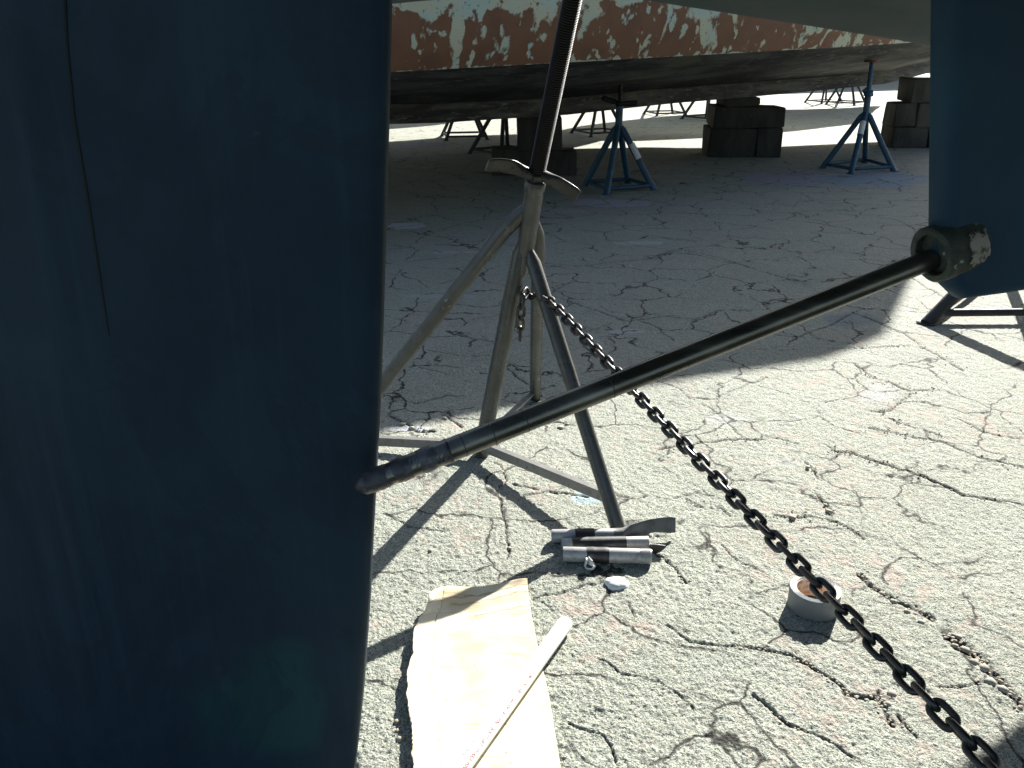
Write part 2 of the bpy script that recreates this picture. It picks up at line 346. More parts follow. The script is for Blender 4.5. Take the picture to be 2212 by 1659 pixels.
STAINS = [  # u, v, ru, rv, colour, strength
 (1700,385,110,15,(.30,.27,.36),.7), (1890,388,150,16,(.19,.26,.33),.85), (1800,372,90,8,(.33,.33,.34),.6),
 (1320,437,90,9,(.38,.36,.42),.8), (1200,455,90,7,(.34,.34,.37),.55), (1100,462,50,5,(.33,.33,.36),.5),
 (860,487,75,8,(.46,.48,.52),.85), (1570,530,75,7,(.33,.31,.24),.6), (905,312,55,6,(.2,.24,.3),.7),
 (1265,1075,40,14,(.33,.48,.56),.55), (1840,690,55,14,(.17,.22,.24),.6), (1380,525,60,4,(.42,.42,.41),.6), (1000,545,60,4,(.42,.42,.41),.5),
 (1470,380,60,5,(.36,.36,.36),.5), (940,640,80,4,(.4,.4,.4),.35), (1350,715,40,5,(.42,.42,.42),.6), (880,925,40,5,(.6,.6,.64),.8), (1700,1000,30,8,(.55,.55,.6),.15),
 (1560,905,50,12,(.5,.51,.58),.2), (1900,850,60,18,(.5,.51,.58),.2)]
def hash2(ix, iy, s):
    h = (ix * 374761393 + iy * 668265263 + s * 974634777) & 0xffffffff
    h = ((h ^ (h >> 13)) * 1274126177) & 0xffffffff
    return ((h ^ (h >> 16)) & 0xffffff) / float(0xffffff)
def vnoise(x, y, f, s):
    x = x * f; y = y * f; ix = np.floor(x).astype(np.int64); iy = np.floor(y).astype(np.int64)
    fx = x - ix; fy = y - iy; fx = fx * fx * (3 - 2 * fx); fy = fy * fy * (3 - 2 * fy)
    a, b_, c, d = hash2(ix, iy, s), hash2(ix + 1, iy, s), hash2(ix, iy + 1, s), hash2(ix + 1, iy + 1, s)
    return (a + (b_ - a) * fx) * (1 - fy) + (c + (d - c) * fx) * fy - .5
def build_ground():
    r = [.0001]; x = .25
    while x < .8: r.append(x); x += .05
    while x < 6.2: r.append(x); x *= 1.0024
    while x < 25: r.append(x); x *= 1.008
    while x < 900: r.append(x); x *= 1.12
    r = np.array(r)
    a = np.concatenate([np.linspace(-R(48), R(48), 860), np.linspace(R(48), 2 * math.pi - R(48), 90)[1:-1]])
    nr, na = len(r), len(a)
    RR, AA = np.meshgrid(r, a, indexing='ij')
    X = (RR * np.sin(AA)).ravel(); Y = (RR * np.cos(AA)).ravel(); rr = RR.ravel()
    fade = np.clip(1.25 - rr / 9, 0, 1)
    # lumpy worn slab: slow waves, scabs and pebble relief
    Z = .006 * vnoise(X, Y, 1.7, 1) + .004 * vnoise(X, Y, 5, 2)
    Z = Z + fade * (.0018 * vnoise(X, Y, 23, 3) + .0022 * vnoise(X, Y, 55, 4) + .0034 * vnoise(X, Y, 110, 5) + .0036 * vnoise(X, Y, 200, 6))
    rough = np.clip(vnoise(X, Y, 2.1, 9) + vnoise(X, Y, 6, 10) * .6 + .05, 0, 1)
    Z = Z + fade * rough * (.005 * np.abs(vnoise(X, Y, 48, 7)) + .004 * vnoise(X, Y, 90, 8))
    crack = np.zeros_like(Z)
    wx = X + .016 * vnoise(X, Y, 14, 21) + .007 * vnoise(X, Y, 45, 22); wy = Y + .016 * vnoise(X, Y, 14, 23) + .007 * vnoise(X, Y, 45, 24)
    wid = .55 + 1.1 * np.clip(vnoise(X, Y, 9, 25) + .5, 0, 1)
    for hw, dep, pts in CRACKS:
        P = [g(*q) for q in pts]
        for i in range(len(P) - 1):
            ax, ay, bx, by = P[i].x, P[i].y, P[i + 1].x, P[i + 1].y
            m_ = .06
            sel = np.where((X > min(ax, bx) - m_) & (X < max(ax, bx) + m_) & (Y > min(ay, by) - m_) & (Y < max(ay, by) + m_))[0]
            if len(sel) == 0: continue
            px_, py_ = wx[sel] - ax, wy[sel] - ay; dx, dy = bx - ax, by - ay
            t = np.clip((px_ * dx + py_ * dy) / (dx * dx + dy * dy), 0, 1)
            d = np.hypot(px_ - t * dx, py_ - t * dy)
            k = np.clip(1.25 - d / (hw * .85 * wid[sel]), 0, 1)
            crack[sel] = np.maximum(crack[sel], k * min(1, dep / .009))
            Z[sel] -= 0
    Z = Z - .008 * crack
    crack = np.clip(crack * 1.3 - .25, 0, 1) * .92
    st = np.zeros_like(Z); sc = np.zeros((len(Z), 4), np.float32); sc[:, 3] = 1
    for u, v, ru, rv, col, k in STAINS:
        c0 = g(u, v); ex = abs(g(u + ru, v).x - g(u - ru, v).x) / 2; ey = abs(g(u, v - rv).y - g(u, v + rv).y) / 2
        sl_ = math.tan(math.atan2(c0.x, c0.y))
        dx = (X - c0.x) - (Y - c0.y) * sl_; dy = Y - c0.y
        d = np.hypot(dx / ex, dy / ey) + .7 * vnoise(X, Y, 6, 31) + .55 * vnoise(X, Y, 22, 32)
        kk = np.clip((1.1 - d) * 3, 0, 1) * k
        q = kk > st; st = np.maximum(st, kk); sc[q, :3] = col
    me = bpy.data.meshes.new('ground')
    nv = nr * na; me.vertices.add(nv)
    me.vertices.foreach_set('co', np.stack([X, Y, Z], 1).astype(np.float32).ravel())
    i, j = np.meshgrid(np.arange(nr - 1), np.arange(na), indexing='ij'); j2 = (j + 1) % na
    q = np.stack([i * na + j, i * na + j2, (i + 1) * na + j2, (i + 1) * na + j], -1).reshape(-1, 4)[:, ::-1]
    nf = len(q); me.loops.add(nf * 4); me.polygons.add(nf)
    me.loops.foreach_set('vertex_index', q.ravel().astype(np.int32))
    me.polygons.foreach_set('loop_start', np.arange(0, nf * 4, 4, dtype=np.int32)); me.polygons.foreach_set('loop_total', np.full(nf, 4, np.int32))
    me.polygons.foreach_set('use_smooth', np.ones(nf, bool))
    me.update(calc_edges=True)
    at_ = me.attributes.new('crack', 'FLOAT', 'POINT'); at_.data.foreach_set('value', crack.astype(np.float32))
    at_ = me.attributes.new('stain', 'FLOAT', 'POINT'); at_.data.foreach_set('value', st.astype(np.float32))
    at_ = me.attributes.new('stain_col', 'FLOAT_COLOR', 'POINT'); at_.data.foreach_set('color', sc.ravel())
    o = bpy.data.objects.new('ground', me); C.objects.link(o); me.materials.append(M['ground']); o['kind'] = 'structure'
build_ground()

# ---------------------------------------------------------------- our boat (hull overhead, rudder, deadwood, shaft)
boat = thing('boat', 'navy-bottomed boat overhead in the foreground with its rudder, shaft and deadwood in view', 'boat', (.75, 1.5, 0))
far = [at(700, 52, 1.78), at(842, 24, 1.87), at(1000, 13, 1.97), at(1180, -1, 2.11), at(1240, -8, 2.16), at(1290, 4, 2.2), at(1600, 50, 2.42), at(2010, 112, 2.8), at(2300, 165, 3.15),
       Vector((3.0, 3.75, 1.12)), Vector((4.4, 4.3, 1.15)), Vector((6.5, 4.7, 1.5)), Vector((8.6, 4.6, 2.3))]
cl = lambda x: 1.17 + (x + .22) * .333
rows = []
d = Vector((.949, .316, 0)); nrm = Vector((-.316, .949, 0))
for i, f in enumerate(far):
    off = (f - Vector((-.22, 1.17, 0))).dot(nrm); s = (f - Vector((-.22, 1.17, 0))).dot(d)
    c0 = Vector((-.22, 1.17, 0)) + d * s; zc = f.z + .11; hn = 2.2  # near side, out of view, widened to block skylight
    p = []
    top = 3.3 + .05 * s
    p.append(c0 + nrm * (off + .22) + Vector((0, 0, top)))
    p.append(c0 + nrm * (off + .20) + Vector((0, 0, f.z + .75)))
    p.append(c0 + nrm * (off + .13) + Vector((0, 0, f.z + .30)))
    p.append(c0 + nrm * (off + .045) + Vector((0, 0, f.z + .07)))
    p.append(Vector(f))
    p.append(c0 + nrm * (off * .8) + Vector((0, 0, f.z + .03)))
    p.append(c0 + nrm * (off * .45) + Vector((0, 0, f.z + .075)))
    p.append(c0 + nrm * (off * .1) + Vector((0, 0, zc)))
    p.append(c0 - nrm * (hn * .3) + Vector((0, 0, f.z + .17)))
    p.append(c0 - nrm * (hn * .7) + Vector((0, 0, f.z + .24)))
    p.append(c0 - nrm * (hn * 1.0) + Vector((0, 0, f.z + .36)))
    p.append(c0 - nrm * (hn + .15) + Vector((0, 0, f.z + .8)))
    p.append(c0 - nrm * (hn + .22) + Vector((0, 0, top)))
    rows.append(p)
bm = bmesh.new(); vs = loft(bm, rows, close=True)
bm.faces.new(vs[0][::-1]); bm.faces.new(vs[-1])
hull = obj('hull', bm, M['hull_under'], boat)
md = hull.modifiers.new('sub', 'SUBSURF'); md.levels = 2; md.render_levels = 2

# deadwood: profile in (s, z) along the centreline, from its aft edge forward
def cpt(s, z, side=0): return Vector((.765, 1.505, 0)) + d * s + nrm * side + Vector((0, 0, z))
zt = at(2015, 115, 1.5).z; za = at(2015, 555, 1.5).z; zb = at(2035, 615, 1.51).z; zc_ = at(2080, 640, 1.53).z; zd = at(2212, 616, 1.6).z
stp_ = (at(2011, 115, 1.50).x - .765) / .949; sza = (at(2016, 555, 1.505).x - .765) / .949
prof = [(stp_ + (stp_ - sza) * (1.6 - zt) / (zt - za), 1.6), (stp_, zt), (sza, za), (.004, za - .022), (.018, zb), (.055, zc_), (.16, zd), (.8, zd + .03), (1.3, zd + .02), (1.75, .25), (1.9, .06), (4.6, .06), (5.2, 1.5), (4.8, 1.6)]
bm = bmesh.new()
a = [bm.verts.new(cpt(s, z, -.030)) for s, z in prof]; b = [bm.verts.new(cpt(s, z, .030)) for s, z in prof]
bm.faces.new(a); bm.faces.new(b[::-1])
for i in range(len(prof)):
    k = (i + 1) % len(prof); bm.faces.new((a[k], a[i], b[i], b[k]))
bmesh.ops.recalc_face_normals(bm, faces=bm.faces[:])
dw = obj('deadwood', bm, M['navy'], boat)
bv = dw.modifiers.new('bev', 'BEVEL'); bv.width = .024; bv.segments = 5; bv.limit_method = 'ANGLE'; bv.angle_limit = R(50)
edges(dw, 40)
# rudder: a thick slab with a slightly raked rounded leading edge
YR = 1.235
e_px = [(845, -40), (842, 0), (838, 200), (832, 420), (826, 640), (820, 830), (812, 1000), (804, 1150), (797, 1300), (783, 1500), (766, 1659), (764, 1675)]
pe = [at(u, v, YR) for u, v in e_px]; pe[0].z = 1.62
pe[-1].z = max(pe[-1].z, .045)
bm = bmesh.new(); rws = []
for p in pe:
    z = p.z; x0 = p.x; row = []
    for (dx, dy) in ((0, .026), (-.003, .012), (-.012, .004), (-.03, .0), (-.12, -.008), (-.26, -.013), (-.42, -.014), (-.475, -.0145), (-.487, -.0165), (-.50, -.0145), (-.7, -.006), (-.9, .006), (-1.05, .02), (-1.06, .026), (-1.05, .036), (-.5, .07), (-.12, .06), (-.03, .05), (-.012, .047), (-.003, .04)):
        row.append(Vector((x0 + dx, YR + dy, z)))
    rws.append(row)
vs = loft(bm, rws, close=True); bm.faces.new(vs[0][::-1]); bm.faces.new(vs[-1])
bmesh.ops.recalc_face_normals(bm, faces=bm.faces[:])
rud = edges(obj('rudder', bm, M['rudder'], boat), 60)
# raised weld seam with rust on the rudder face
bm = bmesh.new()
sp_ = [at(150, -30, YR), at(155, 90, YR), at(170, 250, YR), at(200, 430, YR), at(232, 640, YR), at(245, 720, YR)]
sp_ = [Vector((p.x, YR - .0145, p.z)) for p in sp_]
sweep(bm, sp_, [(.0022, .0010)] * 4 + [(.0016, .0006), (.0006, .0003)], 8)
obj('seam', bm, worn('rusty_seam', (.012, .022, .024), (.022, .024, .022), 14, .40, .6, .9, spec=.1), rud)
# shaft
A0 = at(797, 1042, 1.165); A1 = at(2012, 560, 1.505)
ax = (A1 - A0).normalized()
bm = bmesh.new()
L = (A1 - A0).length
st = [(0, .015), (.03, .0175), (.07, .0188)]
k = .12
while k < L: st.append((k, .0190)); k += .08
st.append((L, .0190))
sweep(bm, [A0 + ax * s for s, r_ in st], [r_ for s, r_ in st], 40)
sh = edges(obj('propeller_shaft', bm, M['steel'], boat), 50)
bm = bmesh.new()
bm.free()
for s_ in (.155, .205, .262, .415):
    bm = bmesh.new(); sweep(bm, [A0 + ax * s_, A0 + ax * (s_ + .0016)], .0194, 32); obj('scribed_ring', bm, M['tape_dark'], sh)
bm = bmesh.new(); pts = []; ab = []
for i in range(26):
    q = i / 25; s_ = -.022 + q * .155
    pts.append(A0 + ax * s_); e = .0165 + .0030 * q + .0045 * q * (1 - q) + .0005 * math.sin(q * 31) * (1 - q)
    if i == 0: e = .004
    if i == 1: e = .011
    if i == 25: e = .0194
    ab.append((e * (1 + .05 * math.sin(i * 1.1)), e * (1 - .05 * math.sin(i * .9))))
sweep(bm, pts, ab, 26, twist=[.25 * i for i in range(26)])
for v in bm.verts: v.co += Vector([random.gauss(0, .0003) for _ in range(3)])
obj('tip_wrapping', bm, M['wrap'], sh)
# stern bearing
bm = bmesh.new()
b0 = A1 - ax * .012; br = .047; bc = b0 + Vector((0, 0, .013)) + ax * 0
def ringp(c, r_): return c, r_
seq = [(.0, .0345), (.0, .044), (.004, .0470), (.03, .0475), (.07, .047), (.095, .045), (.110, .040), (.118, .03)]
c2 = bc + Vector((0, -.012, 0))
rr_ = []
pts = [c2 + ax * (.05)] + [c2 + ax * s_ for s_, _ in seq[:1]] + [c2 + ax * (s_ + .0001 * i) for i, (s_, _) in enumerate(seq[1:])]
# inner bore, lip, outer barrel as one lathe
xa = ax.orthogonal().normalized(); ya = ax.cross(xa)
lath = [(.016, .001), (.016, .036), (.002, .0365), (.0, .0385), (.0, .0475), (.003, .0505), (.03, .0515), (.034, .0500), (.058, .0500), (.078, .047), (.090, .041), (.097, .02)]
vs = [[bm.verts.new(c2 + ax * s_ + (xa * math.cos(q) + ya * math.sin(q)) * (r_ * (1 + .012 * math.sin(5 * q + s_ * 60)))) for q in [2 * math.pi * k / 40 for k in range(40)]] for s_, r_ in lath]
for i in range(len(vs) - 1):
    for k in range(40): bm.faces.new((vs[i][k], vs[i][(k + 1) % 40], vs[i + 1][(k + 1) % 40], vs[i + 1][k]))
bmesh.ops.recalc_face_normals(bm, faces=bm.faces[:])
brg = edges(obj('stern_bearing', bm, M['bearing'], boat), 40)
bm = bmesh.new()
for s_, q in ((.050, -2.0), (.072, -1.75)):
    c_ = c2 + ax * s_ + (Vector((-.3, -.9, -.1))).normalized() * .0502
    sweep(bm, [c_, c_ + Vector((0, -.004, 0))], [.0055, .0045], 6)
obj('bolt', bm, M['tape_dark'], brg)
# ragged scraped metal on the camera side of the bearing
bm = bmesh.new(); nn = 14
grid = []
fx = Vector((-.25, -.93, .0)); fx = (fx - ax * fx.dot(ax)).normalized(); gy = ax.cross(fx)
for i in range(nn):
    row = []
    for j in range(9):
        s_ = .040 + .045 * (i / (nn - 1)); an = -.55 + 1.25 * (j / 8) + random.uniform(-.05, .05)
        rr2 = .0522 - (0 if s_ < .062 else (s_ - .062) * .16) + random.uniform(-.0006, .0008)
        row.append(bm.verts.new(c2 + ax * (s_ + random.uniform(-.002, .002)) + (fx * math.cos(an) + gy * math.sin(an)) * rr2))
    grid.append(row)
for i in range(nn - 1):
    for j in range(8):
        if (j in (0, 7) and random.random() < .5) or (i in (0, 1, nn - 2) and random.random() < .45): continue
        bm.faces.new((grid[i][j], grid[i][j + 1], grid[i + 1][j + 1], grid[i + 1][j]))
bmesh.ops.delete(bm, geom=[v for v in bm.verts if not v.link_faces], context='VERTS')
sc_ = obj('scraped_patch', bm, M['scrape'], brg); so_ = sc_.modifiers.new('s', 'SOLIDIFY'); so_.thickness = .0015; so_.offset = -1

# ---------------------------------------------------------------- jack stands
def leg(parent, a, b, r, m, name='leg', seg=14, flat=1.0, tw=0.0, bend=None):
    bm = bmesh.new(); a, b = Vector(a), Vector(b)
    pts = [a] + ([bend] if bend else []) + [a.lerp(b, .5) if not bend else Vector(bend).lerp(b, .5), b]
    L_ = (pts[1] - a).length; pts.insert(1, a.lerp(pts[1], min(.6, .05 / L_)))
    sweep(bm, pts, [(r * flat * .45, r * .45)] + [(r * flat, r)] * (len(pts) - 1), seg, twist=[tw] * len(pts)); return edges(obj(name, bm, m, parent), 50)
def screw(parent, a, b, r, m, pitch=.0066, name='screw_rod', seg=20, amp=.0042):
    bm = bmesh.new(); a, b = Vector(a), Vector(b); L = (b - a).length; n = int(L / pitch); pts = []; rr = []
    for i in range(n):
        for f, q in ((0, -amp), (.22, -amp), (.42, 0), (.72, 0), (.9, -amp)):
            pts.append(a.lerp(b, (i + f) / n)); rr.append(r + q)
    sweep(bm, pts, rr, seg); return edges(obj(name, bm, m, parent), 25)
def paddle(bm, a, b, r0, w1, t1, up=(0, 0, 1), n=14, tw=(0, 0), curve=None):
    a, b = Vector(a), Vector(b); pts = []; ab = []; t_ = []
    for i in range(n + 1):
        q = i / n; s_ = min(1, max(0, (q - .15) / .35)); s_ = s_ * s_ * (3 - 2 * s_)
        p = a.lerp(b, q)
        if curve: p += Vector(curve) * math.sin(q * math.pi)
        pts.append(p); e = 1 if i < n else .8
        ab.append((lerp(r0, t1, s_) * e, lerp(r0, w1, s_) * (1 if q < .93 else 1 - (q - .93) * 3))); t_.append(lerp(tw[0], tw[1], s_))
    sweep(bm, pts, ab, 20, twist=t_, up=up, sq=2.4)

Yc = 2.60
main = thing('jack_stand', 'weathered grey boat stand with black threaded screw and winged handle, nearest the camera', 'boat stand', (0.0, 2.65, 0), 'boat stands under the boats')
fA, fB, fD, fC = g(1038, 985), g(1337, 1146), g(1156, 862), g(722, 960)
colT = at(1157, 392, 2.49); colM = at(1138, 520, 2.56); colB = at(1124, 585, 2.578)
bm = bmesh.new(); sweep(bm, [colT, colM, colB, colB - (colT - colB).normalized() * .03], [.0275, .0275, .0272, .012], 24); edges(obj('column', bm, M['stand'], main), 50)
# collar and clamp bolt
bm = bmesh.new(); dc = (colT - colB).normalized()
sweep(bm, [colT - dc * .03, colT - dc * .028, colT + dc * .002, colT + dc * .004], [.0285, .0305, .0305, .0285], 28); obj('collar', bm, M['stand'], main)
leg(main, at(1131, 512, 2.56), fA, .0270, M['stand'], flat=1.0)
leg(main, at(1142, 535, 2.56), fB, .0225, M['stand'])
leg(main, at(1158, 478, 2.62), fD, .0225, M['stand'], bend=at(1163, 545, 2.68))
leg(main, at(1146, 440, 2.525), fC, .0240, M['stand'], bend=at(1088, 500, 2.56))
def onleg(top, foot, t): return Vector(top).lerp(foot, t)
def brace(parent, a, b, m, w_=.012, h_=.016):
    bm = bmesh.new(); a, b = Vector(a), Vector(b); up = Vector((0, 0, 1)); s_ = (b - a).cross(up).normalized() * w_
    r_ = []
    for p in (a, b):
        r_.append([p + s_ + up * h_, p - s_ + up * h_, p - s_ + up * (h_ - .005), p + s_ * .5 + up * (h_ - .006), p + s_ * .62 - up * h_, p + s_ - up * h_])
    vs = loft(bm, r_, close=True); bm.faces.new(vs[0][::-1]); bm.faces.new(vs[-1]); bmesh.ops.recalc_face_normals(bm, faces=bm.faces[:])
    bmesh.ops.bevel(bm, geom=bm.edges[:], offset=.0012, segments=2, affect='EDGES')
    return edges(obj('brace', bm, M['brace'], parent), 40)
hA = onleg(at(1123, 530, 2.565), fA, .945); hB = onleg(at(1142, 535, 2.56), fB, .885)
hC = onleg(at(1122, 462, 2.55), fC, .97); hD = onleg(at(1158, 478, 2.62), fD, .96)
brace(main, hA, hB, M['stand']); brace(main, hC, hA, M['stand']); brace(main, hD, hA + Vector((.03, .1, 0)), M['stand']); 
# feet
for p in (fA, fB, fD, fC):
    bm = bmesh.new(); sweep(bm, [Vector((p.x, p.y, -.002)), Vector((p.x, p.y, .006))], .027, 16); obj('foot', bm, M['stand'], main)
sb = at(1160, 372, 2.485); stp = at(1236, 0, 2.235); stp = sb + (stp - sb) * 1.10
screw(main, sb - (stp - sb) * .03, stp, .0240, M['screw'])
# pad on top of the screw
dv = (stp - sb).normalized(); bm = bmesh.new()
sweep(bm, [stp, stp + dv * .012], [(.07, .05)] * 2, 4, sq=2); edges(obj('top_plate', bm, M['screw'], main))
# winged nut
hub0 = at(1158, 380, 2.486)
bm = bmesh.new(); sweep(bm, [hub0 - dv * .014, hub0 - dv * .012, hub0 + dv * .014, hub0 + dv * .017], [.026, .029, .029, .0255], 6)
nut = obj('wing_nut', bm, M['handle'], main, smooth=False)
bm = bmesh.new()
paddle(bm, hub0 + Vector((-.015, -.01, .004)), at(1052, 357, 2.40), .016, .0235, .0050, up=dv, tw=(0, .0), curve=(0, 0, .010)); edges(obj('handle_arm', bm, M['handle'], nut), 50)
bm = bmesh.new()
paddle(bm, hub0 + Vector((.012, -.005, .004)), at(1249, 424, 2.44), .016, .0235, .0055, up=dv, tw=(0, .0), curve=(0, 0, .004)); edges(obj('handle_arm', bm, M['handle'], nut), 50)

# chain: tail hanging by the front leg, then across to the other side of the boat
chain = thing('chain', 'heavy dark steel chain slung from the grey stand down past the tape roll', 'chain', (.11, 2.45, .6))
def link_mesh(name, wire, Lh, Wh):
    bm = bmesh.new(); pts = []; n = 20
    for i in range(n):
        q = 2 * math.pi * i / n; s_ = Lh - Wh
        x = math.cos(q) * Wh + (s_ if math.cos(q) > .01 else -s_ if math.cos(q) < -.01 else 0); pts.append(Vector((x, math.sin(q) * Wh, 0)))
    seg = 10; rings = []
    for i in range(n):
        T = (pts[(i + 1) % n] - pts[i - 1]).normalized(); nn_ = T.cross(Vector((0, 0, 1)))
        rings.append([bm.verts.new(pts[i] + (nn_ * math.cos(k) + Vector((0, 0, 1)) * math.sin(k)) * wire) for k in [2 * math.pi * j / seg for j in range(seg)]])
    for i in range(n):
        for j in range(seg): bm.faces.new((rings[i][j], rings[(i + 1) % n][j], rings[(i + 1) % n][(j + 1) % seg], rings[i][(j + 1) % seg]))
    bmesh.ops.recalc_face_normals(bm, faces=bm.faces[:])
    me = bpy.data.meshes.new(name); bm.to_mesh(me); bm.free()
    for p in me.polygons: p.use_smooth = True
    me.materials.append(M['chain']); return me
WIRE = .0054
lm = link_mesh('chain_link', WIRE, .0272 - WIRE, .0166 - WIRE)
lms = [lm, lm.copy(), lm.copy()]
lms[1].materials[0] = M['chain_rust']; lms[2].materials[0] = worn('scuffed_chain_steel', (.07, .068, .065), (.12, .10, .08), 70, .5, .6, .3, .8, .5, .0008)
ppitch = 2 * (.0272 - WIRE) - WIRE * 1.75
def run_chain(path, roll0=0.0):
    P = [Vector(p) for p in path]; seg = [(P[i + 1] - P[i]).length for i in range(len(P) - 1)]; tot = sum(seg); n = int(tot / ppitch)
    def pt(s_):
        for i, q in enumerate(seg):
            if s_ <= q or i == len(seg) - 1: return P[i].lerp(P[i + 1], s_ / q)
            s_ -= q
    for i in range(n):
        p = pt((i + .5) * ppitch); T = (pt(min(tot, (i + .9) * ppitch)) - pt((i + .1) * ppitch)).normalized()
        o = bpy.data.objects.new('chain_link', lms[random.choice((0, 0, 0, 1, 2))]); C.objects.link(o); o.parent = chain
        z = T.cross(Vector((0, 0, 1)));
        if z.length < .05: z = T.cross(Vector((0, 1, 0)))
        z.normalize(); y = z.cross(T); mtx = Matrix((T, y, z)).transposed().to_4x4()
        rot = Matrix.Rotation(roll0 + (math.pi / 2) * (i % 2) + random.uniform(-.28, .28), 4, 'X')
        o.matrix_local = Matrix.Translation(p - chain.location) @ mtx @ rot
c0 = at(1190, 652, 2.42); c1 = at(2168, 1680, .845)
mid = []
for i in range(1, 21):
    q = i / 20
    # projective parametrisation keeps equal 3D steps; slight sag
    p = c0.lerp(c1, q); mid.append(p + Vector((0, 0, -.006 * math.sin(q * math.pi))))
ext = c1 + (c1 - c0).normalized() * .5
run_chain([at(1140, 640, 2.60), at(1165, 640, 2.52), c0] + mid + [ext], .75)
run_chain([at(1139, 628, 2.57), at(1128, 645, 2.535), at(1124, 690, 2.53), at(1124, 740, 2.53)], .3)
co_k = at(1139, 628, 2.57)

# ---- generic stands seen further off
def far_stand(name, label, feet, apex, head, m, mh, r=.022, rs=.014, handle=.16, braces=((0, 1), (1, 2), (2, 3), (3, 0)), group='boat stands under the boats', lab=None, cap=None, hz=None):
    base = sum((Vector(f) for f in feet), Vector()) / len(feet)
    t = thing(name, label, 'boat stand', (base.x, base.y, 0), group)
    apex, head = Vector(apex), Vector(head)
    up = (head - apex).normalized()
    leg(t, apex - up * .12, apex + up * .12, r * 1.15, m, 'column')
    for f in feet:
        f = Vector(f); q = (f - apex); q.z = 0
        leg(t, apex + q.normalized() * r * .6 - up * .05, f, r, m)
        bm = bmesh.new(); sweep(bm, [(f.x, f.y, -.001), (f.x, f.y, .008)], r * 1.5, 12); obj('foot', bm, m, t)
    for i, j in braces:
        a = Vector(feet[i]).lerp(apex, .07); b = Vector(feet[j]).lerp(apex, .07); leg(t, a, b, r * .62, m, 'brace', 8)
    screw(t, apex + up * .1, head, rs, mh, pitch=.02, seg=10, amp=.002)
    h = apex + up * (.14 if hz is None else hz)
    bm = bmesh.new(); sweep(bm, [h - up * .02, h + up * .02], rs * 1.9, 8); nu = obj('wing_nut', bm, mh, t)
    for s_ in (-1, 1):
        bm = bmesh.new(); paddle(bm, h, h + Vector((s_ * handle * .95, -.3 * handle * s_, .03 - .02 * s_)), rs, rs * 1.3, rs * .5, n=8); obj('handle_arm', bm, mh, nu)
    bm = bmesh.new(); sweep(bm, [head, head + up * .02], [(.085, .06)] * 2, 4); obj('top_plate', bm, cap or mh, t)
    return t
# right-hand stand of our boat, half hidden by the deadwood
k0 = g(2001, 700)
k1 = k0 + Vector((1.5, .05, 0)); k2 = k0 + Vector((1.6, 1.0, 0)); k3 = k0 + Vector((1.0, 1.15, 0))
apx = k0 + Vector((.80, .34, .74))
far_stand('jack_stand', 'dark boat stand whose foot and low bar show beneath the navy deadwood at the right', [k0, k1, k2, k3], apx, apx + Vector((-.02, -.25, .5)), M['darkstand'], M['screw'], r=.033, handle=.05)
# two blue stands under the old hull
f4 = [g(1310, 420), g(1413, 411), g(1357, 396), g(1262, 402)]
yb = sum(f.y for f in f4) / 4
far_stand('jack_stand', 'blue boat stand with a white label, left of the central timber block pile', f4, at(1337, 258, yb), at(1342, 152, yb), M['blue'], M['screw'], r=.030, rs=.019, hz=None, handle=.17)
def label_on(parent, a, b, r_):
    bm = bmesh.new(); sweep(bm, [a, b], r_, 14, cap=False); obj('label', bm, M['label'], parent)
stand_mid = C.objects[-1]
f4b = [g(1776, 363), g(1838, 375), g(1931, 370), g(1868, 352)]
yb2 = sum(f.y for f in f4b) / 4
far_stand('jack_stand', 'blue boat stand with a red pad, right of the central timber block pile', f4b, at(1872, 232, yb2), at(1884, 134, yb2), M['blue'], M['blue'], r=.030, rs=.026, cap=M['redcap'], handle=.05)
roots = [o for o in C.objects if o.type == 'EMPTY' and o.name.startswith('jack_stand')]
def lerp_leg(apex, f, t0, t1): return Vector(apex).lerp(Vector(f), t0), Vector(apex).lerp(Vector(f), t1)
label_on(roots[2], *lerp_leg(at(1337, 258, yb), f4[1], .34, .55), .033)
label_on(roots[3], *lerp_leg(at(1872, 232, yb2), f4b[1], .22, .42), .033)

# ---- dark silhouettes of stands further out: one is built, the rest copied with their parts
def generic(loc, rz, sc):
    fs = [Vector((x, y, 0)) for x, y in ((-.3, -.3), (.3, -.3), (.3, .3), (-.3, .3))]
    return far_stand('jack_stand', 'x', fs, (0, 0, .72), (0, .03, 1.12), M['darkstand'], M['screw'], r=.024, group='dark boat stands in the yard beyond')
proto = generic(None, 0, 1)
spots = [((1003, 298), 10, 1.0, 'dark stand in front of the sunlit strip, leftmost of those seen under the peeling hull'),
         ((1090, 333), 40, 1.05, 'dark stand just left of the shaded block pile behind the black screw'),
         ((1292, 290), 25, 1.0, 'dark stand close behind the left blue stand'),
         ((1436, 248), 15, 1.0, 'dark stand second from the left of the far row, midway between blue stand and blocks'),
         ((1527, 258), 35, 1.05, 'dark stand immediately left of the central timber block pile'),
         ((1779, 222), 20, .95, 'smallest dark stand, far back between the central blocks and the right blue stand'),
         ((1827, 225), 48, 1.05, 'dark stand on the edge of the far shadow, nearly touching the right blue stand')]
def children(o): return [c for c in C.objects if c.parent == o]
for i, (q, rz, sc, lb) in enumerate(spots):
    p = g(*q)
    if i == 0: o = proto
    else:
        o = proto.copy(); C.objects.link(o)
        for ch in children(proto):
            c = ch.copy(); C.objects.link(c); c.parent = o
            for gc in children(ch):
                e = gc.copy(); C.objects.link(e); e.parent = c
    spots[i] = (o, p, rz, sc, lb)
for o, p, rz, sc, lb in spots:
    o.location = p; o.rotation_euler = (0, 0, R(rz)); o.scale = (sc, sc, sc); o['label'] = lb

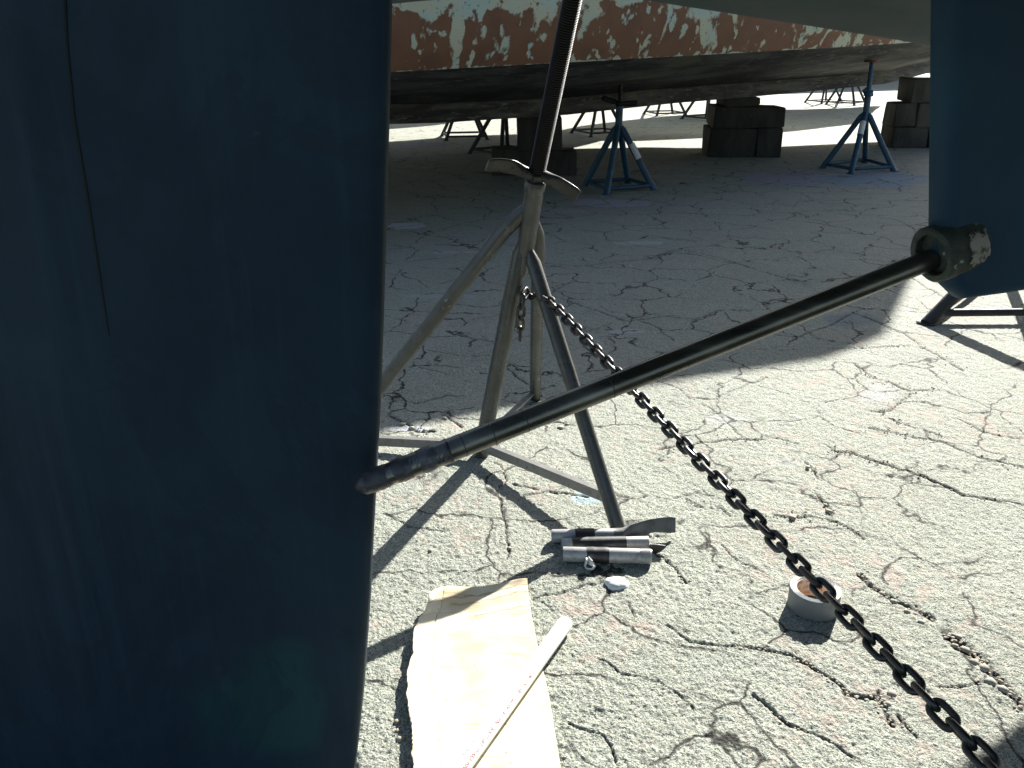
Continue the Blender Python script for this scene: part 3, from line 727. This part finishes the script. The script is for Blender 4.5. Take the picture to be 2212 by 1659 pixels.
# ---------------------------------------------------------------- old boat beyond
AX = 38.0
def hull_boat(name, label, O, axd, stations, kz, wz, sheer, mats, cat='boat', group=None, redh=None, far_drop=0.0, ffar=None):
    """stations: list of (s, halfbeam); kz/wz/sheer functions of s"""
    a = Vector((math.cos(R(axd)), math.sin(R(axd)), 0)); n = Vector((a.y, -a.x, 0)); O = Vector(O)
    t = thing(name, label, cat, (O.x, O.y, 0), group)
    up = Vector((0, 0, 1))
    low = []; topr = []; deck = []; keel = []
    for s_, hb in stations:
        c = O + a * s_; k, w_, sh_ = kz(s_), wz(s_), sheer(s_)
        L_, T_ = [], []
        hb0, w0_ = hb, w_
        for sg in (1, -1):
            hb = hb0 * (ffar(s_) if ffar and sg < 0 else 1); w_ = w0_ - (far_drop if sg < 0 else 0)
            row = [c + n * sg * .07 + up * (k + .16), c + n * sg * (.09 + hb * .25) + up * lerp(k + .16, w_, .28), c + n * sg * (.09 + hb * .62) + up * lerp(k + .16, w_, .55), c + n * sg * (.08 + hb * .86) + up * lerp(k + .16, w_, .8), c + n * sg * (.06 + hb * .97) + up * w_]
            L_.append(row)
            rh = (redh(s_) if redh else .6)
            T_.append([c + n * sg * (.06 + hb * .97) + up * (w_ + .0), c + n * sg * (.06 + hb) + up * (w_ + rh * .5), c + n * sg * (.06 + hb * 1.01) + up * (w_ + rh), c + n * sg * (.06 + hb * 1.03) + up * lerp(w_ + rh, sh_, .5), c + n * sg * (.06 + hb * 1.04) + up * sh_])
        low.append(L_[1][::-1] + L_[0]); topr.append(T_)
        deck.append([c + n * (.06 + hb0 * 1.04) + up * (sh_ - .03), c + up * (sh_ + .04), c - n * (.06 + hb * 1.04) + up * (sh_ - .03)])
        keel.append([c + n * .075 + up * (k + .17), c + n * .075 + up * k, c - n * .075 + up * k, c - n * .075 + up * (k + .17)])
    bm = bmesh.new(); vs = loft(bm, low); bm.faces.new(vs[0]); bm.faces.new(vs[-1][::-1]); bmesh.ops.recalc_face_normals(bm, faces=bm.faces[:])
    obj('bottom', bm, mats[0], t)
    bm = bmesh.new(); lay = bm.verts.layers.float.new('band')
    bandv = [.74, .0, .66, 1.2, 1.2]
    for sg in (0, 1):
        vs = loft(bm, [r[sg] for r in topr])
        for r in vs:
            for v, q in zip(r, bandv): v[lay] = q
    fv = [v for v in bm.verts]
    n5 = 5; ns = len(stations)
    for e_ in (0, ns - 1):
        A_ = fv[e_ * n5:(e_ + 1) * n5]; B_ = fv[(ns + e_) * n5:(ns + e_ + 1) * n5]
        for i in range(4): bm.faces.new((A_[i], A_[i + 1], B_[i + 1], B_[i]))
    obj('topsides', bm, mats[1], t)
    bm = bmesh.new(); loft(bm, deck); obj('deck', bm, mats[2], t)
    bm = bmesh.new(); vs = loft(bm, keel, close=True); bm.faces.new(vs[0][::-1]); bm.faces.new(vs[-1]); obj('keel', bm, mats[0], t, smooth=False)
    return t, a, n
O1 = g(1610, 338); O1.z = 0
a1 = Vector((math.cos(R(AX)), math.sin(R(AX)), 0)); n1 = Vector((a1.y, -a1.x, 0))
def z_for(s_, off, curve):
    p = O1 + a1 * s_ + n1 * off; u = px((p.x, p.y, .9))[0]
    v = interp(u, [c[0] for c in curve], [c[1] for c in curve]); return at(u, v, p.y).z
KE = [(500, 258), (836, 262), (984, 266), (1209, 250), (1382, 229), (1562, 215), (1757, 197), (2012, 171), (2200, 150)]
WA = [(500, 180), (842, 156), (1382, 126), (1832, 100), (2012, 88), (2200, 76)]
TO = [(500, 75), (842, 62), (1100, 50), (1232, 42), (1382, 33), (1832, 20), (2200, 10)]
HB = [(-8.5, 1.7), (-6, 1.85), (-4.5, 1.9), (-3, 1.95), (-1.5, 2.0), (0, 1.95), (1, 1.9), (2, 1.7), (2.8, 1.35), (3.6, .9), (4.4, .4), (4.9, .05)]
kzf = lambda s_: z_for(max(-5.2, min(s_, 3.0)), .07, KE) + max(0, s_ - 3.0) * .12
wzf = lambda s_: z_for(max(-6.3, min(s_, 1.9)), interp(max(-6.3, min(s_, 1.9)), [h[0] for h in HB], [h[1] for h in HB]), WA)
rhf = lambda s_: z_for(max(-6.3, min(s_, 1.9)), interp(max(-6.3, min(s_, 1.9)), [h[0] for h in HB], [h[1] for h in HB]), TO) - wzf(s_)
shf = lambda s_: interp(s_, [-7.5, -2.65, -1.5, -.12, .7, 2, 2.3, 2.8, 4.9], [2.3, 3.1, 3.35, 3.74, 4.0, 4.4, 4.3, 3.3, 3.2])
old, _, _ = hull_boat('boat', 'old boat behind the stands with peeling red-brown paint above a dark scaly bottom', O1, AX, HB, kzf, wzf, shf, [M['oldbot'], M['oldtop'], M['deck']], redh=rhf, far_drop=.5, ffar=lambda s_: interp(s_, [-8, .3, 2.2, 6], [1.3, 1.3, .6, .6]))  # unseen far side lowered and widened to spread its ground shade
# boats further off, seen only by their shade and between the supports
wf = M['deck']
def simple_far(O, axd, L_, hb, label, sh_=2.6):
    stn = [(-L_ / 2, hb * .6), (-L_ / 4, hb * .95), (0, hb), (L_ / 4, hb * .85), (L_ * .4, hb * .4), (L_ / 2, .02)]
    return hull_boat('boat', label, O, axd, stn, lambda s_: .75, lambda s_: 1.35, lambda s_: sh_, [M['oldbot'], wf, M['deck']], group='boats parked behind the peeling hull')
simple_far((-.6, 13.0, 0), 38, 9.0, 1.2, 'laid-up boat directly behind the peeling one, over the two nearest small dark stands', 2.9)
simple_far((5.7, 18.4, 0), 35, 6.8, 1.15, 'laid-up boat over the small dark stands seen beside the central blocks', 2.3)
simple_far((-1.6, 17.9, 0), 38, 8.0, 1.2, 'laid-up boat in the row beyond the sunlit strip at the left', 2.3)
simple_far((15.0, 33.0, 0), 25, 26.0, 1.9, 'farthest laid-up boat, shading the ground at the right horizon', 3.4)

# ---------------------------------------------------------------- timber block piles
def pile(label, rowsp, depth=.42, rz=14):
    """rowsp: list of (uL, uR, vTop, vBottom, splits); all stand on one ground depth"""
    vb = rowsp[-1][3]; uL, uR = rowsp[-1][0], rowsp[-1][1]; base = g((uL + uR) / 2, vb)
    t = thing('block_pile', label, 'block pile', (base.x, base.y + depth / 2, 0), 'timber block piles under the keel')
    for uL, uR, v0, v1, spl in rowsp:
        y = base.y; zt_ = at((uL + uR) / 2, v0, y).z; zb_ = max(0, at((uL + uR) / 2, v1, y).z)
        if v1 == vb: zb_ = -.003
        xl, xr = at(uL, v1, y).x, at(uR, v1, y).x; wd = xr - xl; x = xl
        for s_ in spl:
            bm = bmesh.new(); wi = wd * s_
            c_ = Vector((x + wi / 2, y + depth / 2 + random.uniform(-.02, .02), (zt_ + zb_) / 2))
            box(bm, c_, (wi - .006, depth, zt_ - zb_ - .004), R(random.uniform(-3, 3)) + R(rz) * .0, .012, .01)
            edges(obj('block', bm, M['block'], t), 40); x += wi
    return t
pile('central dark timber block pile between the two blue stands', [(1562, 1642, 208, 230, [1]), (1542, 1692, 230, 277, [1]), (1530, 1686, 277, 340, [.65, .35])])
pile('dark block pile partly hidden behind the black screw and handle', [(1116, 1214, 252, 326, [1]), (1062, 1246, 326, 380, [.5, .5])])
pile('stepped dark block pile at the right, cut off by the navy deadwood', [(1964, 2070, 170, 222, [1]), (1932, 2075, 222, 275, [.3, .7]), (1925, 2080, 275, 320, [.5, .5])])

# ---------------------------------------------------------------- pipes on the ground
def gp(u, v, z): return g(u, v, z)
def pipe(label, a, b, r, bands, group='short steel pipes by the stand foot', thread=False, hollow=True):
    a, b = Vector(a), Vector(b); ax_ = (b - a).normalized(); L = (b - a).length
    t = thing('pipe', label, 'pipe', (a.x, a.y, 0), group)
    bm = bmesh.new(); x = ax_.orthogonal().normalized(); y = ax_.cross(x); n = 28
    prof_ = [(.03, .001), (.03, r * .8), (0, r * .82), (0, r * .97), (.002, r), (L * .33, r * 1.003), (L * .66, r), (L - .002, r), (L, r * .97), (L, r * .82), (L - .03, r * .8), (L - .03, .001)]
    vs = [[bm.verts.new(a + ax_ * s_ + (x * math.cos(q) + y * math.sin(q)) * r_) for q in [2 * math.pi * k / n for k in range(n)]] for s_, r_ in prof_]
    for i in range(len(vs) - 1):
        for k in range(n): bm.faces.new((vs[i][k], vs[i][(k + 1) % n], vs[i + 1][(k + 1) % n], vs[i + 1][k]))
    bmesh.ops.recalc_face_normals(bm, faces=bm.faces[:]); edges(obj('tube_body', bm, M['pipe'], t), 40)
    for s0, s1 in bands:
        bm = bmesh.new(); m_ = 8; sweep(bm, [a + ax_ * lerp(s0, s1, k / m_) * L for k in range(m_ + 1)], [r + .0012 + random.uniform(0, .0008) for _ in range(m_ + 1)], 24, cap=True)
        edges(obj('tape_band', bm, M['tape_dark'], t), 60)
    if thread: 
        screw(t, a + ax_ * L * .87, a + ax_ * (L * .985), r + .0012, M['pipe'], .0028, 'thread', 26, .0010)
        o_ = C.objects[-1]
    return t
p3a, p3b = g(1216, 1197, .021), g(1407, 1202, .021)
p3 = pipe('nearest of the three pipes, threaded at one end and with a metal clip beside it', p3a, p3b, .021, [(.27, .52)], thread=True)
p2 = pipe('middle of the three short pipes, mostly black taped', g(1213, 1176, .018), g(1400, 1172, .018), .0185, [(.12, .74)])
t1 = pipe('farthest of the three pipes, ending in a flattened twisted paddle', g(1192, 1158, .021), g(1330, 1156, .021), .0195, [(.36, .66)])
bm = bmesh.new()
pa = g(1325, 1156, .021); pts = [pa, g(1345, 1155, .022), g(1365, 1150, .025), g(1388, 1143, .036), g(1405, 1136, .040), g(1425, 1134, .040), g(1445, 1134, .036), g(1459, 1134, .034)]
sweep(bm, pts, [(.0195, .0195), (.019, .019), (.010, .026), (.0035, .024), (.0028, .020), (.0028, .021), (.0028, .024), (.002, .022)], 20, twist=[0, 0, .1, .25, .35, .4, .4, .4], sq=2.3)
edges(obj('paddle_end', bm, worn('shaded_paddle_steel', (.15, .15, .14), (.11, .11, .10), 30, .5, .6, .45, .1), t1), 50)  # darker copy of the pipe steel, shade of the turned face put into its colour
# clip
bm = bmesh.new()
q0 = g(1268, 1207, .03); sweep(bm, [q0, g(1266, 1214, .02), g(1264, 1222, .008), g(1268, 1228, .004), g(1280, 1229, .004), g(1284, 1224, .012), g(1281, 1216, .016), g(1274, 1220, .010)], [(.0028, .0095)] * 8, 10, sq=3)
sweep(bm, [g(1270, 1206, .03), g(1276, 1212, .026), g(1275, 1220, .014)], [(.0024, .008)] * 3, 10, sq=3)
tag(edges(obj('metal_clip', bm, M['tape_edge']), 40), 'small bent metal clip lying against the nearest pipe', 'clip')
# dark hooked sliver standing in for the shadow right of the pipes
bm = bmesh.new(); sweep(bm, [g(1404, 1186, .012), g(1414, 1186, .014), g(1426, 1184, .016), g(1438, 1180, .022)], [(.003, .014), (.003, .016), (.003, .012), (.002, .003)], 10, sq=3)
tag(edges(obj('shadow_sliver', bm, M['tape_dark'])), 'small dark hooked bracket standing in for the shadow beyond the pipe ends', 'sliver')
# plaster chip
def blob(name, u, v, ru, rv, h, m, lab, cat, seed=0):
    c = g(u, v); ex = (g(u + ru, v).x - g(u - ru, v).x) / 2; ey = (g(u, v - rv).y - g(u, v + rv).y) / 2; random.seed(seed)
    bm = bmesh.new(); top = []; bot = []; n = 18
    for k in range(n):
        q = 2 * math.pi * k / n; rr = 1 + random.uniform(-.13, .13); x, y = c.x + math.cos(q) * ex * rr, c.y + math.sin(q) * ey * rr
        bot.append(bm.verts.new((x, y, -.002))); top.append(bm.verts.new((lerp(x, c.x, .12), lerp(y, c.y, .12), h * random.uniform(.8, 1.1))))
    cc = bm.verts.new((c.x, c.y, h * 1.15))
    for k in range(n):
        j = (k + 1) % n; bm.faces.new((bot[k], bot[j], top[j], top[k])); bm.faces.new((top[k], top[j], cc))
    o = obj(name, bm, m); return tag(o, lab, cat)
blob('plaster_chip', 1332, 1263, 26, 13, .010, M['white'], 'flat white chip on the ground just below the three pipes', 'chip', 2)
# loose stones
PB = []
random.seed(8)
sm = worn('pale_pebble', (.30, .26, .2), (.36, .35, .3), 30, .45, .6, .85)
proto_s = []
for k in range(5):
    bm = bmesh.new(); bmesh.ops.create_icosphere(bm, subdivisions=1, radius=1)
    for v in bm.verts: v.co *= 1 + random.uniform(-.14, .14)
    me = bpy.data.meshes.new('pebble'); bm.to_mesh(me); bm.free(); me.materials.append(sm)
    for p in me.polygons: p.use_smooth = True
    proto_s.append(me)
stones = [(1926, 1500, .011), (1980, 1499, .007), (1919, 1521, .007), (858, 1560, .008), (860, 1580, .007), (866, 1598, .009), (1745, 1010, .009), (2125, 1445, .014), (2105, 1432, .012), (2085, 1405, .011), (2140, 1475, .013), (2062, 1396, .009), (2070, 1376, .008), (2165, 1490, .012), (1931, 1502, .006), (1712, 1119, .012), (1930, 1300, .009), (1960, 1322, .008), (1990, 1345, .009), (1905, 1283, .008), (1600, 1402, .006), (1100, 1185, .007), (1083, 1160, .006), (930, 1190, .007), (1210, 925, .012), (1225, 918, .010), (870, 918, .012), (890, 926, .013), (960, 905, .012), (1085, 1020, .008), (1790, 1105, .010), (1783, 1092, .008), (1660, 1396, .005), (2020, 1610, .006)]
for hw, dep, pts in CRACKS:
    if hw < .004: continue
    for i in range(len(pts) - 1):
        for _ in range(int(3 + hw * 900)):
            q = random.random(); stones.append((lerp(pts[i][0], pts[i + 1][0], q) + random.gauss(0, 7), lerp(pts[i][1], pts[i + 1][1], q) + random.gauss(0, 4), random.uniform(.0012, .0036) + hw * .09))
bm = bmesh.new()
for (u, v, r_) in stones:
    p = g(u, v); me = random.choice(proto_s); n0 = len(bm.verts); bm.from_mesh(me); bm.verts.ensure_lookup_table()
    mt = Matrix.Translation((p.x, p.y, r_ * .2)) @ Matrix.Rotation(random.uniform(0, 6), 4, 'Z') @ Matrix.Diagonal((r_ * 1.2, r_, r_ * .55, 1))
    for vv in bm.verts[n0:]: vv.co = mt @ vv.co
gr = obj('loose_grit', bm, sm); gr['kind'] = 'stuff'; gr['label'] = 'loose grit and pebbles lying along the cracks'

# ---------------------------------------------------------------- cardboard
out_l = [(1138, 1264), (1100, 1270), (1049, 1279), (1000, 1282), (960, 1287), (942, 1296), (930, 1306), (925, 1322), (919, 1341), (908, 1352), (899, 1368), (896, 1387), (893, 1408), (891, 1429), (884, 1449), (877, 1471), (878, 1488), (881, 1504), (880, 1521), (882, 1540), (886, 1561), (891, 1582), (891, 1620), (893, 1659), (894, 1720)]
out_r = [(1141, 1296), (1148, 1335), (1163, 1407), (1174, 1456), (1185, 1504), (1210, 1659), (1220, 1720)]
def edge_at(out, f):
    L_ = [0];
    for i in range(1, len(out)): L_.append(L_[-1] + math.hypot(out[i][0] - out[i - 1][0], out[i][1] - out[i - 1][1]))
    s_ = f * L_[-1]; return interp(s_, L_, [o[0] for o in out]), interp(s_, L_, [o[1] for o in out])
bm = bmesh.new(); nu_, nv_ = 150, 260; gv = []; crl = bm.verts.layers.float.new('crease')
CRE = [(.015, .055, .10, 1.0, .5), (.05, .02, .0, 1.0, .9), (.085, .05, .25, 1.0, .7), (.12, .085, .0, .7, .35), (.15, .11, .5, 1.0, .8), (.185, .16, .0, .5, .4), (.20, .17, .55, 1.0, .6), (.26, .235, .6, 1.0, .35)]
top_edge = [(930, 1306), (942, 1296), (960, 1287), (1000, 1283), (1049, 1279), (1100, 1270), (1138, 1264)]
left_edge = out_l[6:]; right_edge = [(1138, 1264), (1141, 1296)] + out_r[1:]
for j in range(nv_ + 1):
    f = j / nv_; lu, lv = edge_at(left_edge, f); ru, rv = edge_at(right_edge, f); row = []
    for i in range(nu_ + 1):
        q = i / nu_; tu, tv = edge_at(top_edge, q)
        w_ = max(0, 1 - f * 3.2) ** 1
        su, sv = lerp(lu, ru, q), lerp(lv, rv, q)
        # pull the first rows onto the top edge outline
        bu, bv_ = lerp(930, 1138, q), lerp(1306, 1264, q)
        su += (tu - bu) * w_; sv += (tv - bv_) * w_
        p = g(su, sv)
        lift = .004 + .020 * max(0, 1 - q * 2.3) ** 1.6 + .012 * max(0, 1 - f * 7) + .004 * math.exp(-((q - .93) / .09) ** 2) * max(0, 1 - f * 9)
        fold = -.0018 * math.exp(-((q - .16 - .03 * f) / .008) ** 2)
        cre = .0016 * math.sin(f * 95 + q * 3) * max(0, 1 - f * 3) + .002 * math.sin(q * 9 + f * 7) * .5
        rough = (float(vnoise(np.array([j * .031]), np.array([3.3]), 3.1, 41)[0]) * .006 + float(vnoise(np.array([j * .031]), np.array([1.3]), 11, 42)[0]) * .0028) * max(0, 1 - i / 6)
        p.z = lift + fold + cre
        p.x += rough
        p = p + (Vector((0, 0, HC)) - Vector((p.x, p.y, 0))).normalized() * 0
        nv__ = bm.verts.new(p); row.append(nv__)
        k_ = .55 * math.exp(-((q - .16 - .02 * f) / .004) ** 2) * (.7 + .3 * math.sin(f * 60))
        for f0, f1, q0, q1, st__ in CRE:
            if q0 <= q <= q1: k_ = max(k_, st__ * math.exp(-((f - lerp(f0, f1, q) - .002 * math.sin(q * 40)) / .0022) ** 2))
        k_ = max(k_, .8 * max(0, 1 - f / .035) * max(0, 1 - abs(q - .93) / .14))
        nv__[crl] = min(1, k_)
    gv.append(row)
for j in range(nv_):
    for i in range(nu_): bm.faces.new((gv[j][i], gv[j + 1][i], gv[j + 1][i + 1], gv[j][i + 1]))
card = obj('cardboard_sheet', bm, M['card']); sm_ = card.modifiers.new('s', 'SOLIDIFY'); sm_.thickness = .0035; sm_.offset = 1
tag(card, 'torn sheet of pale brown cardboard lying flat on the yard', 'cardboard')

# ---------------------------------------------------------------- white printed tube
tr = .0185
ta = g(1222, 1345, .022); tb = g(972, 1690, .026); tax = (tb - ta).normalized()
tube = thing('plastic_tube', 'white plastic tube with printed lettering lying across the cardboard', 'tube', (ta.x, ta.y, 0))
bm = bmesh.new(); Lt = .85; x = tax.orthogonal().normalized(); y = tax.cross(x); n = 36
prof_ = [(.05, .001), (.05, tr * .84), (0.0006, tr * .86), (0, tr * .90), (0.0004, tr * .98), (.002, tr), (Lt, tr), (Lt, tr * .86)]
vs = [[bm.verts.new(ta + tax * s_ + (x * math.cos(q) + y * math.sin(q)) * r_) for q in [2 * math.pi * k / n for k in range(n)]] for s_, r_ in prof_]
for i in range(len(vs) - 1):
    for k in range(n): bm.faces.new((vs[i][k], vs[i][(k + 1) % n], vs[i + 1][(k + 1) % n], vs[i + 1][k]))
bmesh.ops.recalc_face_normals(bm, faces=bm.faces[:]); edges(obj('tube_body', bm, M['tube'], tube), 40)
# lettering runs from the near end up towards the far end, wrapped on the barrel
rd = -tax                                          # reading direction
side = rd.cross(Vector((0, 0, 1))).normalized()      # to the right of the reading direction
upv = side.cross(rd).normalized()
def wrap_text(body, size, s0, ang, m, name='lettering'):
    b_ = text_mesh(body, size, .0001)
    for v in b_.verts:
        s_ = s0 + v.co.x; a_ = ang - v.co.y / tr; rr = tr + .00025 + v.co.z
        v.co = tb + rd * s_ + (upv * math.cos(a_) + side * math.sin(a_)) * rr
    obj(name, b_, m, tube, smooth=False)
wrap_text('NSF-PW-G   UP CODE   NSF-14   ASTM D1785   SCH 40', .0125, .030, 1.02, M['ink_rust'])
wrap_text('IY', .0125, .008, 1.02, M['ink_grey'])
wrap_text('(IANUTIA', .013, .045, .18, M['ink_grey'])
wrap_text('PVC', .010, .30, .35, M['ink_grey'])

# ---------------------------------------------------------------- tape roll
tc = g(1755, 1312); tc = Vector((tc.x, tc.y, 0))
RO, RI, TH = .0625, .0450, .055
roll = thing('tape_roll', 'roll of grey cloth tape standing on its side rim behind the chain', 'tape roll', tuple(tc))
roll['label'] = 'roll of grey tape lying flat on the sunlit ground, crossed by the chain'
bm = bmesh.new(); n = 72
def lathe(profile, m, name, parent):
    bm = bmesh.new()
    vs = [[bm.verts.new(tc + Vector((math.cos(q) * r_, math.sin(q) * r_, z))) for q in [2 * math.pi * k / n for k in range(n)]] for r_, z in profile]
    for i in range(len(vs) - 1):
        for k in range(n): bm.faces.new((vs[i][k], vs[i][(k + 1) % n], vs[i + 1][(k + 1) % n], vs[i + 1][k]))
    bmesh.ops.recalc_face_normals(bm, faces=bm.faces[:]); return edges(obj(name, bm, m, parent), 40)
z0 = .004
lathe([(RI + .003, z0), (RO - .0006, z0), (RO, z0 + .001), (RO, z0 + TH - .001), (RO - .0006, z0 + TH - .0003)], M['silver'], 'tape_winding', roll)
tp = []
for i in range(24): tp.append((lerp(RO - .0006, RI + .0035, i / 23), z0 + TH - .0003 + (.0005 if i % 2 else 0)))
lathe(tp, M['tape_edge'], 'tape_edge', roll)
core = lathe([(RI + .0035, z0 + TH - .0004), (RI + .0030, z0 + TH - .002), (RI + .0003, z0 + TH - .002), (RI, z0 + TH - .0026), (RI, z0 + .0005), (RI + .0033, z0 + .0003), (RI + .0035, z0 + TH - .001)], M['core'], 'card_core', roll)
def core_text(body, size, ang, z, m):
    b_ = text_mesh(body, size, .00008)      # reads upside down as seen from the camera
    xs = [v.co.x for v in b_.verts]; w_ = (max(xs) - min(xs)) / 2 + min(xs)
    for v in b_.verts:
        xx = -(v.co.x - w_); yy = -v.co.y
        a_ = ang - xx / RI; rr = RI - .0003 - v.co.z
        v.co = tc + Vector((math.cos(a_) * rr, math.sin(a_) * rr, z + yy))
    obj('print', b_, m, core, smooth=False)
for k in range(9):
    a_ = R(15 + k * 38)
    for zi, zz in enumerate((z0 + TH - .006, z0 + TH - .0225, z0 + TH - .039)):
        if (k + zi) % 2 == 0: core_text('3M', .0125, a_, zz, M['ink_red'])
        else:
            core_text('MADE IN', .0052, a_, zz, M['ink_brown']); core_text('U.S.A. 48 mm', .0048, a_, zz - .0052, M['ink_brown'])
